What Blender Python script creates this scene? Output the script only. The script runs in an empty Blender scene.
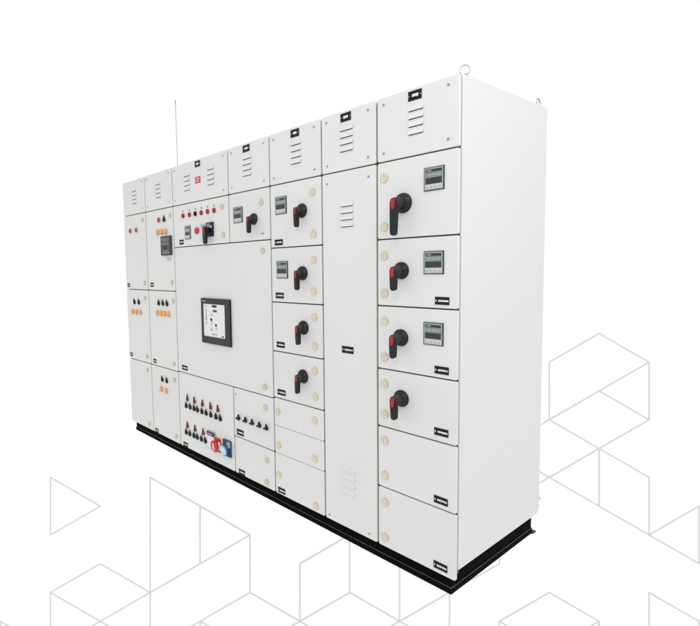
import bpy, bmesh, math, random
from mathutils import Matrix, Vector
random.seed(7)
S = bpy.context.scene
COL = S.collection
PI = math.pi

# ------------------------------------------------------------------ materials
def mat(name, col, rough=0.5, metal=0.0, spec=0.5, noise=0.0, nscale=60, bump=0.0, bscale=900,
        coat=0.0, trans=0.0, rvar=0.0):
    m = bpy.data.materials.new(name); m.use_nodes = True
    nt = m.node_tree; b = nt.nodes['Principled BSDF']
    b.inputs['Base Color'].default_value = (*col, 1)
    b.inputs['Roughness'].default_value = rough
    b.inputs['Metallic'].default_value = metal
    b.inputs['Specular IOR Level'].default_value = spec
    b.inputs['Coat Weight'].default_value = coat
    b.inputs['Transmission Weight'].default_value = trans
    tc = nt.nodes.new('ShaderNodeTexCoord')
    if noise or rvar:
        n = nt.nodes.new('ShaderNodeTexNoise'); n.inputs['Scale'].default_value = nscale
        n.inputs['Detail'].default_value = 5
        nt.links.new(tc.outputs['Object'], n.inputs['Vector'])
        if noise:
            r = nt.nodes.new('ShaderNodeMapRange')
            r.inputs['From Min'].default_value = 0.3; r.inputs['From Max'].default_value = 0.7
            r.inputs['To Min'].default_value = 1 - noise; r.inputs['To Max'].default_value = 1 + noise
            mx = nt.nodes.new('ShaderNodeMix'); mx.data_type = 'RGBA'; mx.blend_type = 'MULTIPLY'
            mx.inputs['Factor'].default_value = 1.0
            mx.inputs['A'].default_value = (*col, 1)
            nt.links.new(n.outputs['Fac'], r.inputs['Value'])
            nt.links.new(r.outputs['Result'], mx.inputs['B'])
            nt.links.new(mx.outputs['Result'], b.inputs['Base Color'])
        if rvar:
            r2 = nt.nodes.new('ShaderNodeMapRange')
            r2.inputs['To Min'].default_value = max(0.02, rough - rvar); r2.inputs['To Max'].default_value = rough + rvar
            nt.links.new(n.outputs['Fac'], r2.inputs['Value'])
            nt.links.new(r2.outputs['Result'], b.inputs['Roughness'])
    if bump:
        n2 = nt.nodes.new('ShaderNodeTexNoise'); n2.inputs['Scale'].default_value = bscale
        n2.inputs['Detail'].default_value = 2
        bp = nt.nodes.new('ShaderNodeBump'); bp.inputs['Strength'].default_value = bump
        bp.inputs['Distance'].default_value = 0.001
        nt.links.new(tc.outputs['Object'], n2.inputs['Vector'])
        nt.links.new(n2.outputs['Fac'], bp.inputs['Height'])
        nt.links.new(bp.outputs['Normal'], b.inputs['Normal'])
    return m

ENAMEL = mat('white_powder_coat', (0.606, 0.606, 0.597), 0.40, noise=0.009, nscale=2.2, bump=0.12, bscale=700, rvar=0.05)
def tone_per_door(m, amount):
    nt = m.node_tree; oi = nt.nodes.new('ShaderNodeObjectInfo'); mr = nt.nodes.new('ShaderNodeMapRange')
    mr.inputs['To Min'].default_value = 1-amount; mr.inputs['To Max'].default_value = 1+amount
    nt.links.new(oi.outputs['Random'], mr.inputs['Value'])
    b = nt.nodes['Principled BSDF']; src = b.inputs['Base Color'].links[0].from_socket
    mx = nt.nodes.new('ShaderNodeMix'); mx.data_type = 'RGBA'; mx.blend_type = 'MULTIPLY'; mx.inputs['Factor'].default_value = 1
    nt.links.new(src, mx.inputs['A']); nt.links.new(mr.outputs['Result'], mx.inputs['B'])
    nt.links.new(mx.outputs['Result'], b.inputs['Base Color'])
tone_per_door(ENAMEL, 0.012)
GASKET = mat('rubber_gasket', (0.10, 0.10, 0.10), 0.85, spec=0.2)
EDGE = mat('edge_highlight_paint', (0.055, 0.055, 0.055), 0.5, noise=0.5, nscale=14)  # lighter grey standing in for light caught along the base edge
BASE = mat('black_base_paint', (0.0035, 0.0035, 0.0035), 0.75, spec=0.02, noise=0.25, nscale=25, bump=0.2, bscale=300, rvar=0.12)
BLACK = mat('black_plastic', (0.007, 0.0075, 0.008), 0.42, spec=0.3, bump=0.1, bscale=1500)
CHAR = mat('charcoal_plastic', (0.018, 0.020, 0.021), 0.45, spec=0.35, bump=0.1, bscale=1500)
RED = mat('red_plastic', (0.34, 0.012, 0.020), 0.38, spec=0.35)
BRED = mat('bright_red_plastic', (0.52, 0.028, 0.025), 0.45, spec=0.35)
AMBER = mat('amber_lens', (0.84, 0.29, 0.008), 0.2, coat=0.4)
LOCK = mat('lock_brass_ring', (0.53, 0.39, 0.16), 0.35)
OLIVE = mat('aged_lock_ring', (0.44, 0.35, 0.15), 0.4)
PALE = mat('lock_pale_insert', (0.62, 0.61, 0.55), 0.45)
IVORY = mat('lock_ivory_insert', (0.65, 0.63, 0.56), 0.4)
HOLE = mat('dark_opening', (0.012, 0.012, 0.012), 0.9)
PLATE = mat('engraved_black_plate', (0.006, 0.006, 0.006), 0.5, spec=0.2)
INK = mat('engraved_white_letters', (0.72, 0.72, 0.70), 0.6)
SILVER = mat('meter_bezel_silver', (0.30, 0.31, 0.32), 0.35, metal=0.4)
MDARK = mat('meter_dark_window', (0.014, 0.019, 0.020), 0.3)
LCD = mat('meter_lcd_glass', (0.17, 0.22, 0.21), 0.28)
MBTN = mat('meter_key_strip', (0.47, 0.47, 0.48), 0.45)
GREY = mat('grey_plastic', (0.30, 0.32, 0.33), 0.45)
LGREY = mat('pale_grey_plate', (0.50, 0.56, 0.58), 0.4)
FRAME = mat('graphite_frame', (0.013, 0.016, 0.018), 0.42, spec=0.35, bump=0.1, bscale=900)
RELAY = mat('relay_grey_black', (0.036, 0.042, 0.046), 0.45, spec=0.4, bump=0.1, bscale=900)
GREY2 = mat('relay_window', (0.085, 0.095, 0.10), 0.3)
PAPER = mat('panel_face_white', (0.65, 0.64, 0.64), 0.3)
BLUE = mat('blue_socket_plastic', (0.035, 0.15, 0.30), 0.4)
LBLUE = mat('pale_blue_cap', (0.36, 0.58, 0.72), 0.4)
DBLUE = mat('dark_blue_housing', (0.015, 0.035, 0.07), 0.45)
STEEL = mat('zinc_steel', (0.50, 0.50, 0.50), 0.35, metal=0.9)
WIRE = mat('grey_rod_steel', (0.30, 0.30, 0.30), 0.4, metal=0.6)
BACK = mat('matt_white_print', (0.975, 0.975, 0.975), 0.9, spec=0.1)
LINE = mat('grey_print_line', (0.635, 0.635, 0.635), 0.9, spec=0.1)

# ------------------------------------------------------------------ mesh builder
class MB:
    """Collects shapes with one material each and links them as one mesh object."""
    def __init__(s): s.bm = bmesh.new(); s.mats = []
    def _mi(s, m):
        if m not in s.mats: s.mats.append(m)
        return s.mats.index(m)
    def _take(s, tmp, m, smooth=False, mx=None):
        mi = s._mi(m)
        if mx is not None: bmesh.ops.transform(tmp, matrix=mx, verts=tmp.verts)
        bmesh.ops.recalc_face_normals(tmp, faces=tmp.faces)
        for f in tmp.faces: f.material_index = mi; f.smooth = smooth
        me = bpy.data.meshes.new('tmp'); tmp.to_mesh(me); tmp.free()
        s.bm.from_mesh(me); bpy.data.meshes.remove(me)
    def box(s, x0, x1, y0, y1, z0, z1, m, bev=0.0, seg=2, mx=None):
        t = bmesh.new(); bmesh.ops.create_cube(t, size=1)
        for v in t.verts:
            v.co = Vector(((x0+x1)/2 + v.co.x*(x1-x0), (y0+y1)/2 + v.co.y*(y1-y0), (z0+z1)/2 + v.co.z*(z1-z0)))
        if bev: bmesh.ops.bevel(t, geom=t.edges[:], offset=bev, segments=seg, affect='EDGES', profile=0.5)
        s._take(t, m, False, mx); return s
    def lathe(s, prof, m, n=28, c=(0, 0, 0), mx=None, smooth=True):
        """profile of (radius, out) turned round the axis pointing out of the door (-y)"""
        t = bmesh.new(); rings = []
        for r, h in prof:
            if r < 1e-6: rings.append([t.verts.new((c[0], c[1]-h, c[2]))])
            else: rings.append([t.verts.new((c[0]+r*math.cos(2*PI*i/n), c[1]-h, c[2]+r*math.sin(2*PI*i/n))) for i in range(n)])
        for a, b in zip(rings, rings[1:]):
            for i in range(n):
                j = (i+1) % n
                if len(a) == 1 and len(b) == 1: continue
                if len(a) == 1: t.faces.new((a[0], b[i], b[j]))
                elif len(b) == 1: t.faces.new((a[i], b[0], a[j]))
                else: t.faces.new((a[i], b[i], b[j], a[j]))
        s._take(t, m, smooth, mx); return s
    def prism(s, pts, y0, y1, m, bev=0.0, mx=None, smooth=False):
        """outline in x,z given a thickness along y"""
        t = bmesh.new()
        a = [t.verts.new((x, y0, z)) for x, z in pts]; b = [t.verts.new((x, y1, z)) for x, z in pts]
        n = len(pts); t.faces.new(a); t.faces.new(b[::-1])
        for i in range(n): t.faces.new((a[i], a[(i+1) % n], b[(i+1) % n], b[i]))
        bmesh.ops.recalc_face_normals(t, faces=t.faces)
        if bev:
            ed = [e for e in t.edges if abs(e.verts[0].co.y-e.verts[1].co.y) < 1e-6]
            bmesh.ops.bevel(t, geom=ed, offset=bev, segments=3, affect='EDGES', profile=0.5)
        s._take(t, m, smooth, mx); return s
    def tube(s, pts, r, m, n=10, closed=False):
        t = bmesh.new(); rings = []; k = len(pts); P = [Vector(p) for p in pts]
        for i in range(k):
            d = (P[(i+1) % k]-P[i-1]) if closed else (P[min(i+1, k-1)]-P[max(i-1, 0)])
            d.normalize()
            u = d.orthogonal() if i == 0 else (u - d*u.dot(d)); u.normalize(); w = d.cross(u)
            rings.append([t.verts.new(P[i]+r*(math.cos(2*PI*j/n)*u+math.sin(2*PI*j/n)*w)) for j in range(n)])
        for i in range(k if closed else k-1):
            a, b = rings[i], rings[(i+1) % k]
            for j in range(n): t.faces.new((a[j], a[(j+1) % n], b[(j+1) % n], b[j]))
        if not closed: t.faces.new(rings[0][::-1]); t.faces.new(rings[-1])
        s._take(t, m, True); return s
    def mesh(s, name):
        me = bpy.data.meshes.new(name); s.bm.to_mesh(me); s.bm.free()
        for m in s.mats: me.materials.append(m)
        return me

WORLD = {}
def put(name, me, loc, parent=None, label=None):
    o = bpy.data.objects.new(name, me); COL.objects.link(o)
    p = WORLD[parent.name] if parent else Vector((0, 0, 0))
    o.parent = parent; o.location = Vector(loc) - p
    WORLD[o.name] = Vector(loc)
    if label: o['label'] = label
    return o

# ------------------------------------------------------------------ the switchboard
XC = [-3.255, -2.824, -2.366, -1.632, -1.211, -0.785, -0.422, 0.0]      # column boundaries
ZB, ZT, ZV, DEP = 0.004, 2.20, 1.902, 0.845
root = bpy.data.objects.new('electrical_switchboard', None); COL.objects.link(root)
root.location = (-1.63, 0.42, -0.085); WORLD[root.name] = Vector(root.location)
root['label'] = 'long white electrical switchboard cabinet with many doors, black rotary handles and black steel base'
root['category'] = 'switchboard'

# carcass: side sheets, back, roof and the frame the doors shut on
DT = 0.016                                # door thickness
b = MB()
b.box(XC[0]+.012, XC[-1]-.012, DT+.006, DT+.030, .02, ZT-.012, GASKET)
b.box(XC[0]+.010, XC[-1]-.010, DT+.031, DEP-.012, .05, ZT-.013, GASKET)
put('door_frame', b.mesh('door_frame'), (0, 0, 0), root)
def side_sheet(x0, x1):
    # back lower corner is snipped
    pts = [(DT+.005, .050), (DEP-.030, .050), (DEP, .068), (DEP, ZT), (DT+.005, ZT)]
    t = MB(); mx = Matrix(((0, 1, 0, 0), (1, 0, 0, 0), (0, 0, 1, 0), (0, 0, 0, 1)))
    t.prism(pts, x0, x1, ENAMEL, bev=.0035, mx=mx)
    return t.mesh('side_panel')
put('side_panel', side_sheet(-.009, .003), (0, 0, 0), root)
put('side_panel', side_sheet(XC[0]-.003, XC[0]+.009), (0, 0, 0), root)
b = MB(); b.box(XC[0]+.011, XC[-1]-.011, DEP-.011, DEP-.001, .052, ZT-.004, ENAMEL)
put('back_panel', b.mesh('back_panel'), (0, 0, 0), root)
b = MB(); b.box(XC[0]+.011, XC[-1]-.011, DT+.006, DEP-.012, ZT-.0115, ZT-.0015, ENAMEL)
put('roof', b.mesh('roof'), (0, 0, 0), root)

# black base of steel channel open to the outside
bx0, bx1, by0, by1, bz0, bz1 = -3.222, -0.033, 0.022, 0.852, -0.085, 0.048
b = MB()
b.box(bx0+.003, bx1-.004, by0+.005, by1-.004, bz0+.0305, bz1-.001, BASE, .0015)     # web
b.box(bx0, bx1, by0, by1, bz0, bz0+.030, BASE, .002)                                # bottom flange
b.box(bx0+.001, bx1-.0005, by0+.001, by0+.004, bz0+.0295, bz0+.0325, EDGE, .0005)   # lighter strip: sheen of the flange edge, painted in
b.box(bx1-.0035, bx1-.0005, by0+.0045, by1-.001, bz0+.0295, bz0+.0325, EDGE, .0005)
for sx in (-2.42, -1.62, -.80):                                                     # joints of the base lengths
    b.box(sx-.005, sx+.005, by0+.002, by0+.008, bz0+.033, bz1-.050, BASE, .001)
put('base_frame', b.mesh('base_frame'), (0, 0, 0), root)
b = MB(); b.box(bx1-.05, bx1+.008, .842, .885, bz0-.001, bz0+.005, CHAR, .001)
put('corner_foot', b.mesh('corner_foot'), (0, 0, 0), root)
b = MB(); b.tube([(0, DEP-.005, .118), (0, DEP+.03, .118)], .006, STEEL)
b.tube([(0, DEP+.018, .118), (0, DEP+.026, .118)], .011, STEEL, 6)
put('bolt', b.mesh('bolt'), (-.012, 0, 0), root)

# lifting eyes
def eye_mesh():
    t = MB(); R = .0205
    ca, sa = math.cos(R_EYE), math.sin(R_EYE)
    t.tube([(R*math.cos(a)*ca, R*math.cos(a)*sa, R+.010+R*math.sin(a)) for a in [2*PI*i/32 for i in range(32)]], .0042, STEEL, 10, True)
    t.tube([(0, 0, -.002), (0, 0, .012)], .008, STEEL, 12)
    t.tube([(0, 0, -.002), (0, 0, .003)], .014, STEEL, 16)
    return t.mesh('lifting_eye')
R_EYE = math.radians(35)
em = eye_mesh()
R_EYE = math.radians(92)
em2 = eye_mesh()
put('lifting_eye', em, (-.022, .078, ZT+.004), root)
put('lifting_eye', em2, (-.026, .802, ZT-.006), root)
# thin rod rising behind the roof edge
b = MB(); b.tube([(-2.943, .40, 2.198), (-2.9431, .40, 2.44), (-2.9445, .40, 2.66), (-2.944, .40, 2.915)], .0030, WIRE, 8)
b.tube([(-2.944, .40, 2.905), (-2.944, .40, 2.925)], .0052, WIRE, 8)
b.tube([(-2.943, .40, 2.198), (-2.943, .40, 2.206)], .016, WIRE, 12)
put('rod', b.mesh('rod'), (0, 0, 0), root)

# ------------------------------------------------------------------ fittings
def slot_outline(w0, w1, z0, z1, n=8):
    """rounded bar outline: half width w1 at z1 (top), w0 at z0 (bottom)"""
    p = [(w1*math.cos(a), z1-w1+w1*math.sin(a)) for a in [PI*i/n for i in range(n+1)]]
    p += [(-w0*math.cos(a), z0+w0-w0*math.sin(a)) for a in [PI*i/n for i in range(n+1)]]
    return p
def handle_mesh(rp, L, out, hw):
    """round plate, square neck and a lever hanging from it, red insert at the lever's head"""
    t = MB()
    t.lathe([(rp, 0), (rp, .007), (rp*.95, .011), (rp*.80, .0125), (rp*.78, .018), (rp*.70, .022), (0, .0225)], BLACK, 36)
    t.lathe([(hw*1.42, .0205), (hw*1.36, out*.55), (hw*1.24, out-.012), (hw*1.05, out-.008), (0, out-.007)], CHAR, 28)
    t.prism(slot_outline(hw*.82, hw*1.02, -L, hw*1.05), -(out-.027), -out, BLACK, bev=.0055)
    t.prism(slot_outline(hw*.50, hw*.62, -hw*1.75, hw*.80), -(out-.004), -(out+.0022), RED, bev=.002)
    t.prism(slot_outline(hw*.55, hw*.80, hw*.10, hw*1.09), -(out-.012), -(out-.001), RED, bev=.002)
    return t.mesh('rotary_handle')
H_BIG = handle_mesh(.046, .150, .082, .0180)
H_MED = handle_mesh(.040, .092, .074, .0170)
H_SML = handle_mesh(.040, .094, .060, .0145)
H_TINY = handle_mesh(.0355, .088, .056, .0130)

def lock_mesh(k=1.0, LOCK=None, IVORY=None):
    t = MB(); K = Matrix.Diagonal((k, 1, k, 1))
    t.lathe([(.0205, 0), (.0205, .003), (.0198, .0045), (.0178, .0045), (.0172, .0030)], LOCK, 28, mx=K)
    t.lathe([(.0172, .0030), (.0105, .0034), (.0100, .0026)], IVORY, 28, mx=K)
    t.lathe([(.0100, .0026), (.0092, .0042), (.0070, .0042), (.0064, .003)], LOCK, 24, mx=K)
    t.lathe([(.0064, .003), (0, .003)], IVORY, 16, mx=K)
    return t.mesh('door_lock')
LOCKM, LOCKS = lock_mesh(1, LOCK, IVORY), lock_mesh(.92, OLIVE, PALE)

def meter_mesh(w=.098, h=.102, LCD=LCD):
    t = MB(); a, c = w/2, h/2
    t.box(-a, a, -.0040, 0, -c, c, MDARK, .001)
    t.box(-a+.004, a-.004, -.0060, -.0039, -c+.0035, c-.0035, SILVER, .0008)
    t.box(-a+.010, a-.010, -.0066, -.0059, c-.022, c-.010, MDARK)
    t.box(-a+.010, a-.010, -.0070, -.0059, c-.046, c-.0225, LCD, .0005)
    t.box(-a+.010, a-.010, -.0066, -.0059, -c+.029, c-.0465, MDARK)
    t.box(-a+.008, a-.008, -.0069, -.0059, -c+.007, -c+.027, MBTN, .0005)
    for k in range(4):
        x = -a+.018+k*(w-.036)/3
        t.box(x-.006, x+.006, -.0075, -.0068, -c+.012, -c+.017, GREY)
    for k in range(3):                                            # digits row on the display
        x = -a+.022+k*.022
        t.box(x, x+.015, -.0073, -.0069, c-.037, c-.031, GREY)
    t.box(-a+.016, -a+.040, -.0070, -.0065, c-.018, c-.014, GREY)
    return t.mesh('energy_meter')
METER = meter_mesh()

def plate_mesh(w, h, seed, top=False):
    """engraved plate: the photo shows white strokes too small to read"""
    r = random.Random(seed); t = MB()
    t.box(-w/2, w/2, -.0025, 0, -h/2, h/2, PLATE, .0006)
    if top:
        t.lathe([(.0022, .0026), (0, .0032)], INK, 8, c=(-w*.42, 0, 0)); t.lathe([(.0022, .0026), (0, .0032)], INK, 8, c=(w*.42, 0, 0))
        x = -w*.20; e = w*.22; hh = h*.16
    else:
        t.box(-w*.44, -w*.38, -.0029, -.0024, -h*.12, h*.12, INK)
        x = -w*.24; e = w*.36; hh = h*.125
        t.box(w*.40, w*.45, -.0029, -.0024, -h*.12, h*.12, INK)
    while x < e:
        q = w*r.uniform(.045, .075)
        d = r.choice((0, 0, .25))
        t.box(x, x+q, -.0029, -.0024, -hh*(1-d), hh, INK); x += q + w*.018
    return t.mesh('nameplate')

def louvre_mesh(w, n=4, pitch=.0345, slot=True):
    """pressed louvres: hoods that open downwards"""
    t = MB()
    for k in range(n):
        z = -k*pitch
        prof = [(0.0, .021), (-.0008, .019), (-.0036, .003), (-.0040, .0)]
        def strip(pr, m):
            q = bmesh.new()
            a = [q.verts.new((-w/2, y, z+zz)) for y, zz in pr]; c = [q.verts.new((w/2, y, z+zz)) for y, zz in pr]
            for i in range(len(pr)-1): q.faces.new((a[i], c[i], c[i+1], a[i+1]))
            q.faces.new(a[::-1]); q.faces.new(c)
            t._take(q, m)
        strip(prof + [(-.0030, .0), (-.0030, .0015), (0, .013)], ENAMEL)
        if slot: t.box(-w/2+.003, w/2-.003, -.0022, -.0002, z-.0034, z+.0030, HOLE)
    return t.mesh('louvre_vent')
LV = {}
def louvre(w):
    if w not in LV: LV[w] = louvre_mesh(w)
    return LV[w]

def screw_mesh():
    t = MB(); t.lathe([(.0058, 0), (.0058, .002), (.004, .0034), (0, .0036)], GREY, 12)
    t.box(-.004, .004, -.0040, -.0034, -.0008, .0008, HOLE); return t.mesh('screw')
SCREW = screw_mesh()
def lamp_mesh(m, r, out):
    t = MB(); t.lathe([(r*1.12, 0), (r*1.12, .004), (r, .007)], GREY, 20)
    t.lathe([(r, .0065), (r, out*.55), (r*.86, out*.85), (r*.5, out*.98), (0, out)], m, 20)
    return t.mesh('lamp')
AMB = lamp_mesh(AMBER, .0215, .017)
RBTN = lamp_mesh(RED, .0195, .013)
MUSH = MB().lathe([(.020, 0), (.020, .006), (.0235, .007), (.0245, .012), (.019, .016), (0, .018)], BRED, 24).mesh('push_button')
def selector_mesh(disc, r, up, low):
    t = MB(); t.lathe([(r, 0), (r, .005), (r*.92, .008), (r*.6, .0100), (0, .0105)], disc, 20)
    t.prism(slot_outline(.0095, .0050, -.012, .014), -.0035, -.0125, low, bev=.0014)
    t.prism(slot_outline(.0050, .0030, .004, up), -.0040, -.0115, BLACK, bev=.001)
    return t.mesh('selector_switch')
SEL = selector_mesh(BLACK, .0190, .034, BLACK)
SELR = selector_mesh(RED, .0160, .040, BLACK)
SELW = MB()
SELW.lathe([(.010, 0), (.010, .006), (.008, .008), (0, .0085)], BLACK, 20)
SELW.box(-.024, .016, -.018, -.006, -.010, .001, BLACK, .003)
SELW.prism(slot_outline(.0085, .0036, -.008, .028), -.006, -.017, BLACK, bev=.0014)
SELW = SELW.mesh('selector_switch')
def ring_red_mesh(dark):
    t = MB(); t.lathe([(.0175, 0), (.0175, .006), (.015, .009), (.011, .009), (.010, .007)], BLACK if dark else RED, 22)
    t.lathe([(.010, .007), (0, .008)], BLACK if dark else GREY, 20)
    t.prism(slot_outline(.0055, .0038, -.010, .016), -.007, -.014, BLACK if dark else RED, bev=.001)
    t.box(-.004, .004, -.0015, 0, .030, .040, CHAR)
    return t.mesh('selector_switch')
RR, RRD = ring_red_mesh(False), ring_red_mesh(True)

# ------------------------------------------------------------------ doors
GV, GH = .0052, .0031                     # half gaps
def rrect(x0, x1, z0, z1, q, n=4):
    p = []
    for cx, cz, a0 in ((x1-q, z1-q, 0), (x0+q, z1-q, 90), (x0+q, z0+q, 180), (x1-q, z0+q, 270)):
        p += [(cx+q*math.cos(math.radians(a0+90*i/n)), cz+q*math.sin(math.radians(a0+90*i/n))) for i in range(n+1)]
    return p
def door(name, i0, i1, z0, z1, label=None, gb=GH, gt=GH):
    x0, x1 = XC[i0]+GV, XC[i1]-GV
    if i1 == 7: x1 = -.0015
    if i0 == 0: x0 = XC[0]
    za, zb = z0+gb, z1-gt
    if z0 == ZB: za = z0
    if z1 == ZT: zb = z1
    c = Vector(((x0+x1)/2, 0, (za+zb)/2))
    t = MB(); t.prism(rrect(x0-c.x, x1-c.x, za-c.z, zb-c.z, .0085), 0, DT, ENAMEL, bev=.003)
    me = t.mesh(name)
    return put(name, me, c, root, label)
def fit(d, name, me, x, z, label=None): return put(name, me, (x, -.0004, z), d, label)
def locks(d, *ps):
    for x, z in ps: fit(d, 'door_lock', LOCKM if x > -1.2 else LOCKS, x, z)
cnt = [0]
_fit = fit
def fit(d, name, me, x, z, label=None):
    o = _fit(d, name, me, x, z, label)
    if name == 'rotary_handle': o.rotation_euler.y = math.radians(random.uniform(-1.6, 1.6))
    elif name == 'door_lock': o.rotation_euler.y = random.uniform(0, 6.28)
    elif name == 'selector_switch': o.rotation_euler.y = math.radians(random.uniform(-7, 7))
    elif name == 'nameplate': o.rotation_euler.y = math.radians(random.uniform(-.7, .7))
    elif name == 'energy_meter': o.rotation_euler.y = math.radians(random.uniform(-.4, .4))
    return o
def plate(d, x, z, w=.068, h=.034, top=False):
    cnt[0] += 1; fit(d, 'nameplate', plate_mesh(w, h, cnt[0], top), x, z)

# the row of ventilated cover panels along the top
VX = {0: [(-3.027, .080)], 1: [(-2.594, .078)], 2: [(-2.147, .078), (-1.834, .080)], 3: [(-1.425, .085)],
      4: [(-.978, .080)], 5: [(-.609, .086)], 6: [(-.207, .078)]}
PX = {2: -1.996, 3: -1.4285, 4: -.984, 5: -.612, 6: -.2115}
tops = []
for i in range(7):
    d = door('vent_panel', i, i+1, ZV, ZT); tops.append(d)
    for x, w in VX[i]: fit(d, 'louvre_vent', louvre(w), x, 2.102)
    if i in PX: plate(d, PX[i], 2.166, .068, .042, True)
    for sx in (XC[i]+.042, XC[i+1]-.050):
        for sz in (2.166, 1.942):
            if i == 0 and sx < -3.1: continue
            fit(d, 'screw', SCREW, sx, sz)
# red warning sign on the third top panel
t = MB(); t.box(-.034, .034, -.002, 0, -.024, .022, BRED, .0006)
for k, (a, c, z) in enumerate([(-.020, .022, .006), (-.022, .020, -.010)]):
    t.box(a, c, -.0024, -.0019, z-.003, z+.002, INK)
t.box(-.005, .005, -.00245, -.0019, .012, .017, INK)
fit(tops[2], 'warning_sign', t.mesh('warning_sign'), -1.998, 2.054)

R1, R2 = 1.240, .597                      # rows of the two left columns
# column 1
d = door('door', 0, 1, R1, ZV, 'tall narrow door with two red push buttons'); locks(d, (-2.884, 1.841), (-2.884, 1.300))
for x in (-3.122, -3.004): fit(d, 'push_button', RBTN, x, 1.763)
plate(d, -3.203, 1.277, .048, .032)
d = door('door', 0, 1, R2, R1, 'narrow door with two switches over three amber lamps'); locks(d, (-2.890, 1.170), (-2.892, .654))
for x in (-3.098, -3.010): fit(d, 'selector_switch', SEL, x, 1.125)
for x in (-3.136, -3.064, -2.990): fit(d, 'indicator_lamp', AMB, x, 1.038)
plate(d, -3.206, .637, .048, .032)
d = door('door', 0, 1, ZB, R2, 'plain narrow door at the left end of the bottom row'); locks(d, (-2.897, .534), (-2.900, .048))
# column 2
d = door('door', 1, 2, R1, ZV, 'door with a black relay under three amber lamps'); locks(d, (-2.412, 1.837), (-2.415, 1.310))
fit(d, 'push_button', RBTN, -2.590, 1.816); fit(d, 'selector_switch', SEL, -2.506, 1.812)
for x in (-2.618, -2.553, -2.488): fit(d, 'indicator_lamp', AMB, x, 1.718)
t = MB()
t.box(-.080, .080, -.016, 0, -.078, .076, RELAY, .003)
t.box(-.072, .072, -.0185, -.0155, -.070, .068, RELAY, .0015)
t.box(-.062, .060, -.0192, -.0183, .034, .060, GREY2, .0003); t.box(-.062, .060, -.0190, -.0183, .002, .028, GREY2, .0003)
t.box(-.020, .004, -.022, -.0183, -.034, -.004, BLACK, .0015)
for k in range(3): t.box(-.035+k*.032, -.012+k*.032, -.0191, -.0183, -.046, -.040, GREY)
for k in range(4): t.box(-.045+k*.028, -.026+k*.028, -.0191, -.0183, -.062, -.055, GREY)
fit(d, 'protection_relay', t.mesh('protection_relay'), -2.474, 1.604)
t = MB(); t.box(-.036, .036, -.0012, 0, -.014, .014, MBTN)
for z in (.006, -.004): t.box(-.030, .028, -.0016, -.0011, z-.002, z+.002, GREY)
fit(d, 'nameplate', t.mesh('sticker'), -2.448, 1.496)
plate(d, -2.753, 1.287, .055, .034)
d = door('door', 1, 2, R2, R1, 'door with three switches over four amber lamps'); locks(d, (-2.408, 1.162), (-2.428, .652))
for x in (-2.645, -2.574, -2.505): fit(d, 'selector_switch', SEL, x, 1.134)
for x in (-2.674, -2.612, -2.552, -2.488): fit(d, 'indicator_lamp', AMB, x, 1.053)
plate(d, -2.753, .635, .052, .034)
d = door('door', 1, 2, ZB, R2, 'door with two switches over two amber lamps'); locks(d, (-2.430, .520), (-2.432, .053))
for x in (-2.630, -2.556): fit(d, 'selector_switch', SEL, x, .492)
for x in (-2.655, -2.572): fit(d, 'indicator_lamp', AMB, x, .406)
plate(d, -2.763, .024, .055, .034)

R3 = 1.583; R4 = .603
# column 3, upper door with the main breaker
d = door('door', 2, 3, R3, ZV, 'door with a row of red switches above the breaker handle'); locks(d, (-1.708, 1.832), (-1.700, 1.640))
for k, x in enumerate((-2.212, -2.121, -2.042, -1.962, -1.881, -1.800)):
    fit(d, 'selector_switch', RRD if k == 2 else RR, x, 1.815)
fit(d, 'push_button', MUSH, -2.022, 1.691)
fit(d, 'energy_meter', meter_mesh(.080, .100, GREY), -2.155, 1.687)
plate(d, -2.250, 1.620, .058, .036)
t = MB()
t.box(-.083, -.004, -.006, 0, -.060, .052, LGREY, .001); t.box(-.074, -.014, -.0066, -.0058, .022, .044, GREY)
t.box(-.001, .083, -.012, 0, -.046, .052, BLACK, .002)
t.box(.006, .076, -.0128, -.0118, .012, .030, GREY, .0003); t.box(.012, .052, -.0128, -.0118, .034, .042, GREY, .0003)
t.box(.006, .050, -.034, -.0118, -.018, .018, BLACK, .004)
t.prism(slot_outline(.017, .020, -.100, .024), -.028, -.050, BLACK, bev=.004, mx=Matrix.Translation((.028, 0, 0)))
t.box(.012, .036, -.053, -.048, -.026, .016, RED, .0015)
t.box(.0075, .0120, -.048, -.030, -.026, .016, RED, .001)
fit(d, 'circuit_breaker', t.mesh('circuit_breaker'), -1.894, 1.686)
# column 4, upper door
d = door('door', 3, 4, R3, ZV, 'door with one meter and one handle above the wide door'); locks(d, (-1.291, 1.814))
fit(d, 'energy_meter', METER, -1.530, 1.760); fit(d, 'rotary_handle', H_TINY, -1.366, 1.719)
t = MB(); t.box(-.014, .014, -.002, 0, -.005, .005, GREY, .0004); fit(d, 'nameplate', t.mesh('tag'), -1.286, 1.624)
# wide door
d = door('door', 2, 4, R4, R3, 'wide blank door holding the black framed display'); locks(d, (-1.287, 1.516), (-1.292, .660))
t = MB()
x0, x1, z0, z1 = -.176, .176, -.163, .163
t.box(x0, x1, -.010, 0, z0, z1, FRAME, .003)
for a in ((x0+.001, x0+.026, z0+.001, z1-.001), (x1-.058, x1-.001, z0+.001, z1-.001), (x0+.0262, x1-.0582, z0+.001, z0+.052), (x0+.0262, x1-.0582, z1-.040, z1-.001)):
    t.box(a[0], a[1], -.017, -.0099, a[2], a[3], FRAME, .002)
sx0, sx1, sz0, sz1 = x0+.026, x1-.058, z0+.052, z1-.040
t.box(sx0, sx1, -.0125, -.0098, sz0, sz1, PAPER)
def mk(u, v, w, h, m=GREY):
    cx, cz = sx0+(sx1-sx0)*u, sz1-(sz1-sz0)*v
    t.box(cx-w/2, cx+w/2, -.0131, -.0124, cz-h/2, cz+h/2, m)
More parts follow.
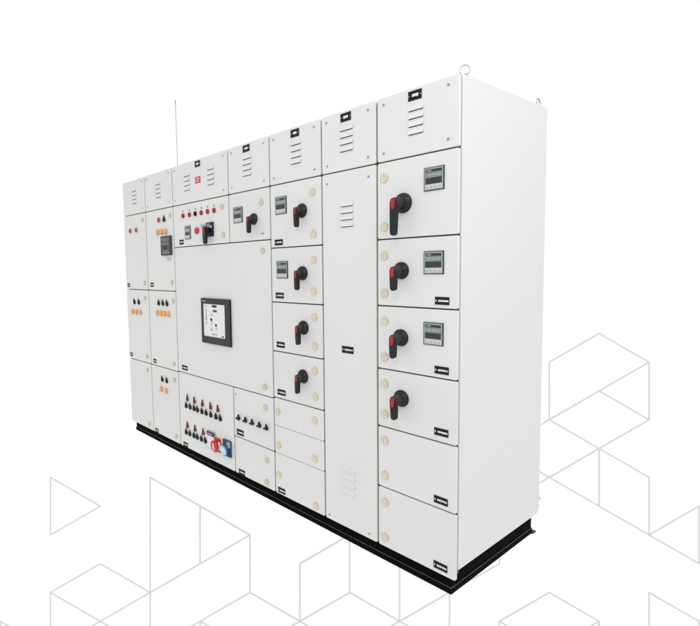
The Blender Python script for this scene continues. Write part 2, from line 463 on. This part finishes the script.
mk(.52, .055, .060, .012, BLACK); mk(.52, .085, .040, .006, BLACK); mk(.12, .075, .034, .005)
mk(.50, .205, .020, .016, CHAR); mk(.59, .205, .022, .016, CHAR)
for v in (.20, .26, .30, .34, .38, .42, .47): mk(.13, v, .014, .008, CHAR if v in (.20, .47) else GREY)
for v in (.54, .59, .63): mk(.14, v, .013, .008)
mk(.39, .33, .016, .018); mk(.37, .47, .026, .018, CHAR); mk(.38, .55, .010, .022); mk(.38, .61, .018, .007)
mk(.58, .63, .022, .018, CHAR); mk(.59, .72, .016, .010); mk(.59, .78, .018, .006)
mk(.38, .76, .014, .020); mk(.38, .81, .018, .006)
for k in range(6): mk(.40+k*.045, .915, .008, .012)
mk(.88, .95, .022, .010, CHAR)
for k, w in enumerate((.010, .004, .010)): t.box(x0+.022+k*.016, x0+.022+k*.016+w, -.0176, -.0168, z1-.024, z1-.016, MBTN)
t.box(x1-.040, x1-.024, -.0178, -.0168, z0+.022, z0+.032, BLACK)
fit(d, 'display_panel', t.mesh('display_panel'), -1.806, 1.0395)
plate(d, -2.263, .645, .080, .036)
# column 3, lower door: switches and sockets
d = door('door', 2, 3, ZB, R4, 'door with rows of red and black switches and two power sockets')
for x in (-2.234, -2.131, -2.021, -1.911, -1.819): fit(d, 'selector_switch', SELR, x, .401, 'red selector switch with black lever')
for x in (-2.256, -2.199, -2.142, -2.094, -2.033, -1.976, -1.914, -1.849, -1.795): fit(d, 'selector_switch', SEL, x, .344)
for x in (-2.246, -2.135, -2.021): fit(d, 'selector_switch', SELR, x, .181, 'red selector switch with black lever')
for x in (-2.269, -2.216, -2.156, -2.108, -2.051, -1.997): fit(d, 'selector_switch', SEL, x, .128)
plate(d, -2.287, .024, .064, .036)
t = MB()                                  # small grey box with a clear cover
t.box(-.050, .050, -.008, 0, -.072, .062, GREY, .003)
t.box(-.041, .041, -.012, -.0078, -.064, .030, PAPER, .002)
t.box(-.044, .044, -.016, -.0078, .034, .058, CHAR, .002)
t.box(-.030, .030, -.0168, -.0158, .042, .048, LGREY, .0003)
fit(d, 'socket_box', t.mesh('socket_box'), -1.915, .160)
tilt = Matrix.Rotation(math.radians(10), 4, 'X')
t = MB()
t.box(-.030, .040, -.010, 0, -.050, .052, BRED, .004)
t.lathe([(.036, .004), (.038, .016), (.038, .024), (.042, .025), (.044, .029), (.044, .036), (.039, .040), (0, .042)], BRED, 28, mx=tilt)
t.box(-.006, .006, -.0435, -.040, -.024, .028, INK, .001, mx=tilt)
t.box(.030, .042, -.022, -.008, -.030, .030, INK, .003)
fit(d, 'power_socket', t.mesh('power_socket'), -1.836, .142, 'bright red round power socket')
t = MB()
t.box(-.046, .050, -.012, 0, -.058, .060, DBLUE, .004)
t.box(.000, .050, -.022, -.0118, .012, .054, GREY, .003)
t.box(.004, .046, -.023, -.0118, -.052, .006, DBLUE, .003)
t.lathe([(.036, .010), (.038, .030), (.043, .031), (.043, .040), (.037, .043)], BLUE, 28, mx=tilt)
t.lathe([(.037, .0425), (.030, .0465), (0, .047)], LBLUE, 28, mx=tilt)
t.box(-.004, .004, -.0485, -.044, -.020, .020, INK, .001, mx=tilt)
t.box(-.012, .016, -.034, -.010, .040, .054, DBLUE, .003)
fit(d, 'power_socket', t.mesh('power_socket'), -1.716, .150, 'blue round power socket on a dark blue housing')
# column 4, lower doors
d = door('door', 3, 4, .262, R4, 'small door with a row of five black switches'); locks(d, (-1.291, .529))
for x in (-1.570, -1.494, -1.422, -1.348, -1.278): fit(d, 'selector_switch', SELW, x, .398)
plate(d, -1.563, .299, .076, .040)
for x, z in ((-1.600, .560), (-1.436, .470), (-1.400, .462), (-1.330, .452)):
    fit(d, 'screw', SCREW, x, z) if x < -1.5 else None
d = door('door', 3, 4, ZB, .262, 'small plain door under the five black switches'); locks(d, (-1.288, .185), (-1.292, .041))
plate(d, -1.556, .023, .068, .036)

# column 5
rows5 = [(1.530, ZV), (1.204, 1.530), (.903, 1.204), (.613, .903)]
lk = [((-.851, 1.822), (-.848, 1.593)), ((-.850, 1.451), (-.850, 1.277)), ((-.849, 1.134), (-.848, .967)), ((-.850, .829), (-.849, .682))]
hz = [(-.936, 1.729), (-.938, 1.378), (-.936, 1.067), (-.945, .783)]
nz = [1.562, 1.245, .947, .654]
mz = [(-1.111, 1.777), (-1.109, 1.399)]
for k, (z0, z1) in enumerate(rows5):
    d = door('door', 4, 5, z0, z1, ('topmost', 'second', 'third', 'fourth')[k] + ' handle door of the column beside the tall plain door')
    locks(d, *lk[k]); fit(d, 'rotary_handle', H_SML, *hz[k])
    if k < 2: fit(d, 'energy_meter', METER, *mz[k])
    plate(d, -1.136, nz[k], .071, .034)
d = door('door', 4, 5, .437, .613, 'shallow plain door below the handles', gb=.0012); locks(d, (-.857, .543), (-1.173, .527))
d = door('door', 4, 5, .263, .437, 'shallow plain door in the middle of three', gb=.0012, gt=.0012); locks(d, (-.861, .317), (-1.173, .316))
d = door('door', 4, 5, ZB, .263, 'plain bottom door with a black nameplate', gt=.0012); locks(d, (-.858, .040), (-1.173, .125))
plate(d, -1.151, .031, .066, .034)
# column 6
d = door('door', 5, 6, ZB, ZV, 'tall plain door with louvres at top and bottom')
fit(d, 'louvre_vent', louvre(.082), -.609, 1.721); fit(d, 'louvre_vent', louvre_mesh(.096, 4, .041, False), -.614, .318)
plate(d, -.611, .976, .078, .036)
for x, z in ((-.744, 1.849), (-.470, 1.849), (-.752, .030), (-.476, .030)): fit(d, 'screw', SCREW, x, z)
# column 7
rows7 = [(1.538, ZV), (1.218, 1.538), (.908, 1.218), (.618, .908), (.310, .618), (ZB, .310)]
lk = [(1.827, 1.595), (1.460, 1.279), (1.144, .968), (.836, .684), (.551, .373), (.236, .054)]
hz = [(-.272, 1.698), (-.281, 1.388), (-.284, 1.072), (-.281, .781)]
mz = [1.787, 1.422, 1.105]
nz = [None, 1.254, .946, .666, .351, .041]
lab = ['top right door with the long handle and a meter', 'right column door with handle, meter and nameplate, second from top',
       'right column door with handle, meter and nameplate, third from top', 'right column door with a handle and no meter',
       'plain door below the right handles', 'plain door at the bottom right corner']
for k, (z0, z1) in enumerate(rows7):
    d = door('door', 6, 7, z0, z1, lab[k]); locks(d, (-.377, lk[k][0]), (-.377, lk[k][1]))
    if k < 4: fit(d, 'rotary_handle', H_BIG if k == 0 else H_MED, *hz[k])
    if k < 3: fit(d, 'energy_meter', METER, -.1145, mz[k])
    if nz[k]: plate(d, -.0735, nz[k], .068, .034)

# ------------------------------------------------------------------ camera
YAW, PITCH, ROLL = .903848753, .0773906163, -.022979447
F = Vector((-math.sin(YAW)*math.cos(PITCH), math.cos(YAW)*math.cos(PITCH), -math.sin(PITCH)))
r0 = Vector((math.cos(YAW), math.sin(YAW), 0)); u0 = r0.cross(F)
RT = math.cos(ROLL)*r0 + math.sin(ROLL)*u0; UP = -math.sin(ROLL)*r0 + math.cos(ROLL)*u0
CAM = Vector((1.15486817, -2.04694866, 1.4246077))
cd = bpy.data.cameras.new('camera'); cam = bpy.data.objects.new('camera', cd); COL.objects.link(cam)
rot = Matrix((RT, UP, -F)).transposed()
cam.matrix_world = Matrix.Translation(CAM) @ rot.to_4x4()
cd.sensor_width = 36; cd.lens = 511.843285/700*36
cd.shift_x = (350-248.234828)/700; cd.shift_y = (305.917602-313)/700
cd.clip_start = .05; cd.clip_end = 200
S.camera = cam

# ------------------------------------------------------------------ printed backdrop behind the cabinet
# a large leaning white board, printed with a regular isometric line lattice (pitch A by B metres)
A, B = .7309, .4220
t = MB()
t.box(-9.5, 9.5, -8.0, 8.5, -.06, 0, BACK)
segs = [  # (column, row, column, row), rows counted downwards
 (1,0,2,1),(2,1,1,2),(1,2,1,0), (1,4,2,3),(2,3,3,4),(1,4,3,6),(3,4,1,6),(1,4,1,7),(3,0,3,7),(3,4,5,2),(3,0,5,2),(4,1,4,3),
 (5,2,5,4),(5,4,3,6),(5,4,7,6),(4,5,4,7),(4,5,5,6),(0,5,0,7),(0,5,1,6),(6,3,6,5),(6,3,7,2),(7,2,7,4),(7,4,5,6),(7,4,9,6),
 (8,3,8,5),(8,5,9,4),(8,5,7,6),(9,4,9,7),(9,4,10,3),(10,2,10,3),(11,4,10,5),(11,4,12,5),(12,5,12,7),(12,5,11,6),(10,5,10,7),
 (10,5,11,6),(13,4,13,7),(13,4,14,5),(14,5,14,7),(14,1,14,3),(13,2,14,1),(10,-1,14,3),(12,-1,12,1),(12,-1,13,0),(13,0,13,2),
 (12,-1,10,1),(11,-2,12,-1),(11,-2,10,-1),(11,-4,11,-2),(11,-4,12,-5),(12,-5,13,-4),(13,-4,13,-2),(11,-2,13,-4),(12,-3,13,-2),(13,-2,12,-1)]
OX, OY = -3.629, -2.5125                  # lattice origin (column 0, row 0) on the board
HW = .0098
for i, (a, r, c, s) in enumerate(segs):
    p = Vector((OX+a*A, OY-r*B)); q = Vector((OX+c*A, OY-s*B)); dv = (q-p).normalized(); n = Vector((-dv.y, dv.x))*HW
    p -= dv*HW*.5; q += dv*HW*.5; z = .002 + i*.00005
    f = bmesh.new(); f.faces.new([f.verts.new((v.x, v.y, z)) for v in (p+n, p-n, q-n, q+n)])
    mi = t._mi(LINE)
    for fc in f.faces: fc.material_index = mi
    me = bpy.data.meshes.new('tmp'); f.to_mesh(me); f.free(); t.bm.from_mesh(me); bpy.data.meshes.remove(me)
bd = bpy.data.objects.new('backdrop', t.mesh('backdrop')); COL.objects.link(bd)
bd.matrix_world = Matrix.Translation((-4.7203, 2.5786, .8448)) @ rot.to_4x4()
bd['kind'] = 'structure'

# ------------------------------------------------------------------ light: white surround and unseen area lamps added for a shading gradient
w = bpy.data.worlds.new('World'); S.world = w; w.use_nodes = True
nt = w.node_tree; bg = nt.nodes['Background']
bg.inputs['Color'].default_value = (1, 1, 1, 1); bg.inputs['Strength'].default_value = 1.08
def area(name, loc, target, size, power):
    l = bpy.data.lights.new(name, 'AREA'); l.shape = 'SQUARE'; l.size = size; l.energy = power
    o = bpy.data.objects.new(name, l); COL.objects.link(o); o.location = loc
    o.rotation_euler = (Vector(target)-Vector(loc)).to_track_quat('-Z', 'Y').to_euler()
area('added_key_lamp', (1.3, -2.9, 3.6), (-.6, 0, 1.3), 1.4, 28)  # unseen lamp, added to lift the right end of the front
area('added_side_lamp', (1.7, -.7, 3.5), (0, .3, 1.5), 1.2, 26)  # unseen lamp, added so the side panel brightens toward its top

S.view_settings.view_transform = 'Standard'; S.view_settings.look = 'None'
S.view_settings.exposure = 0; S.view_settings.gamma = 1
S.cycles.max_bounces = 8; S.cycles.diffuse_bounces = 6
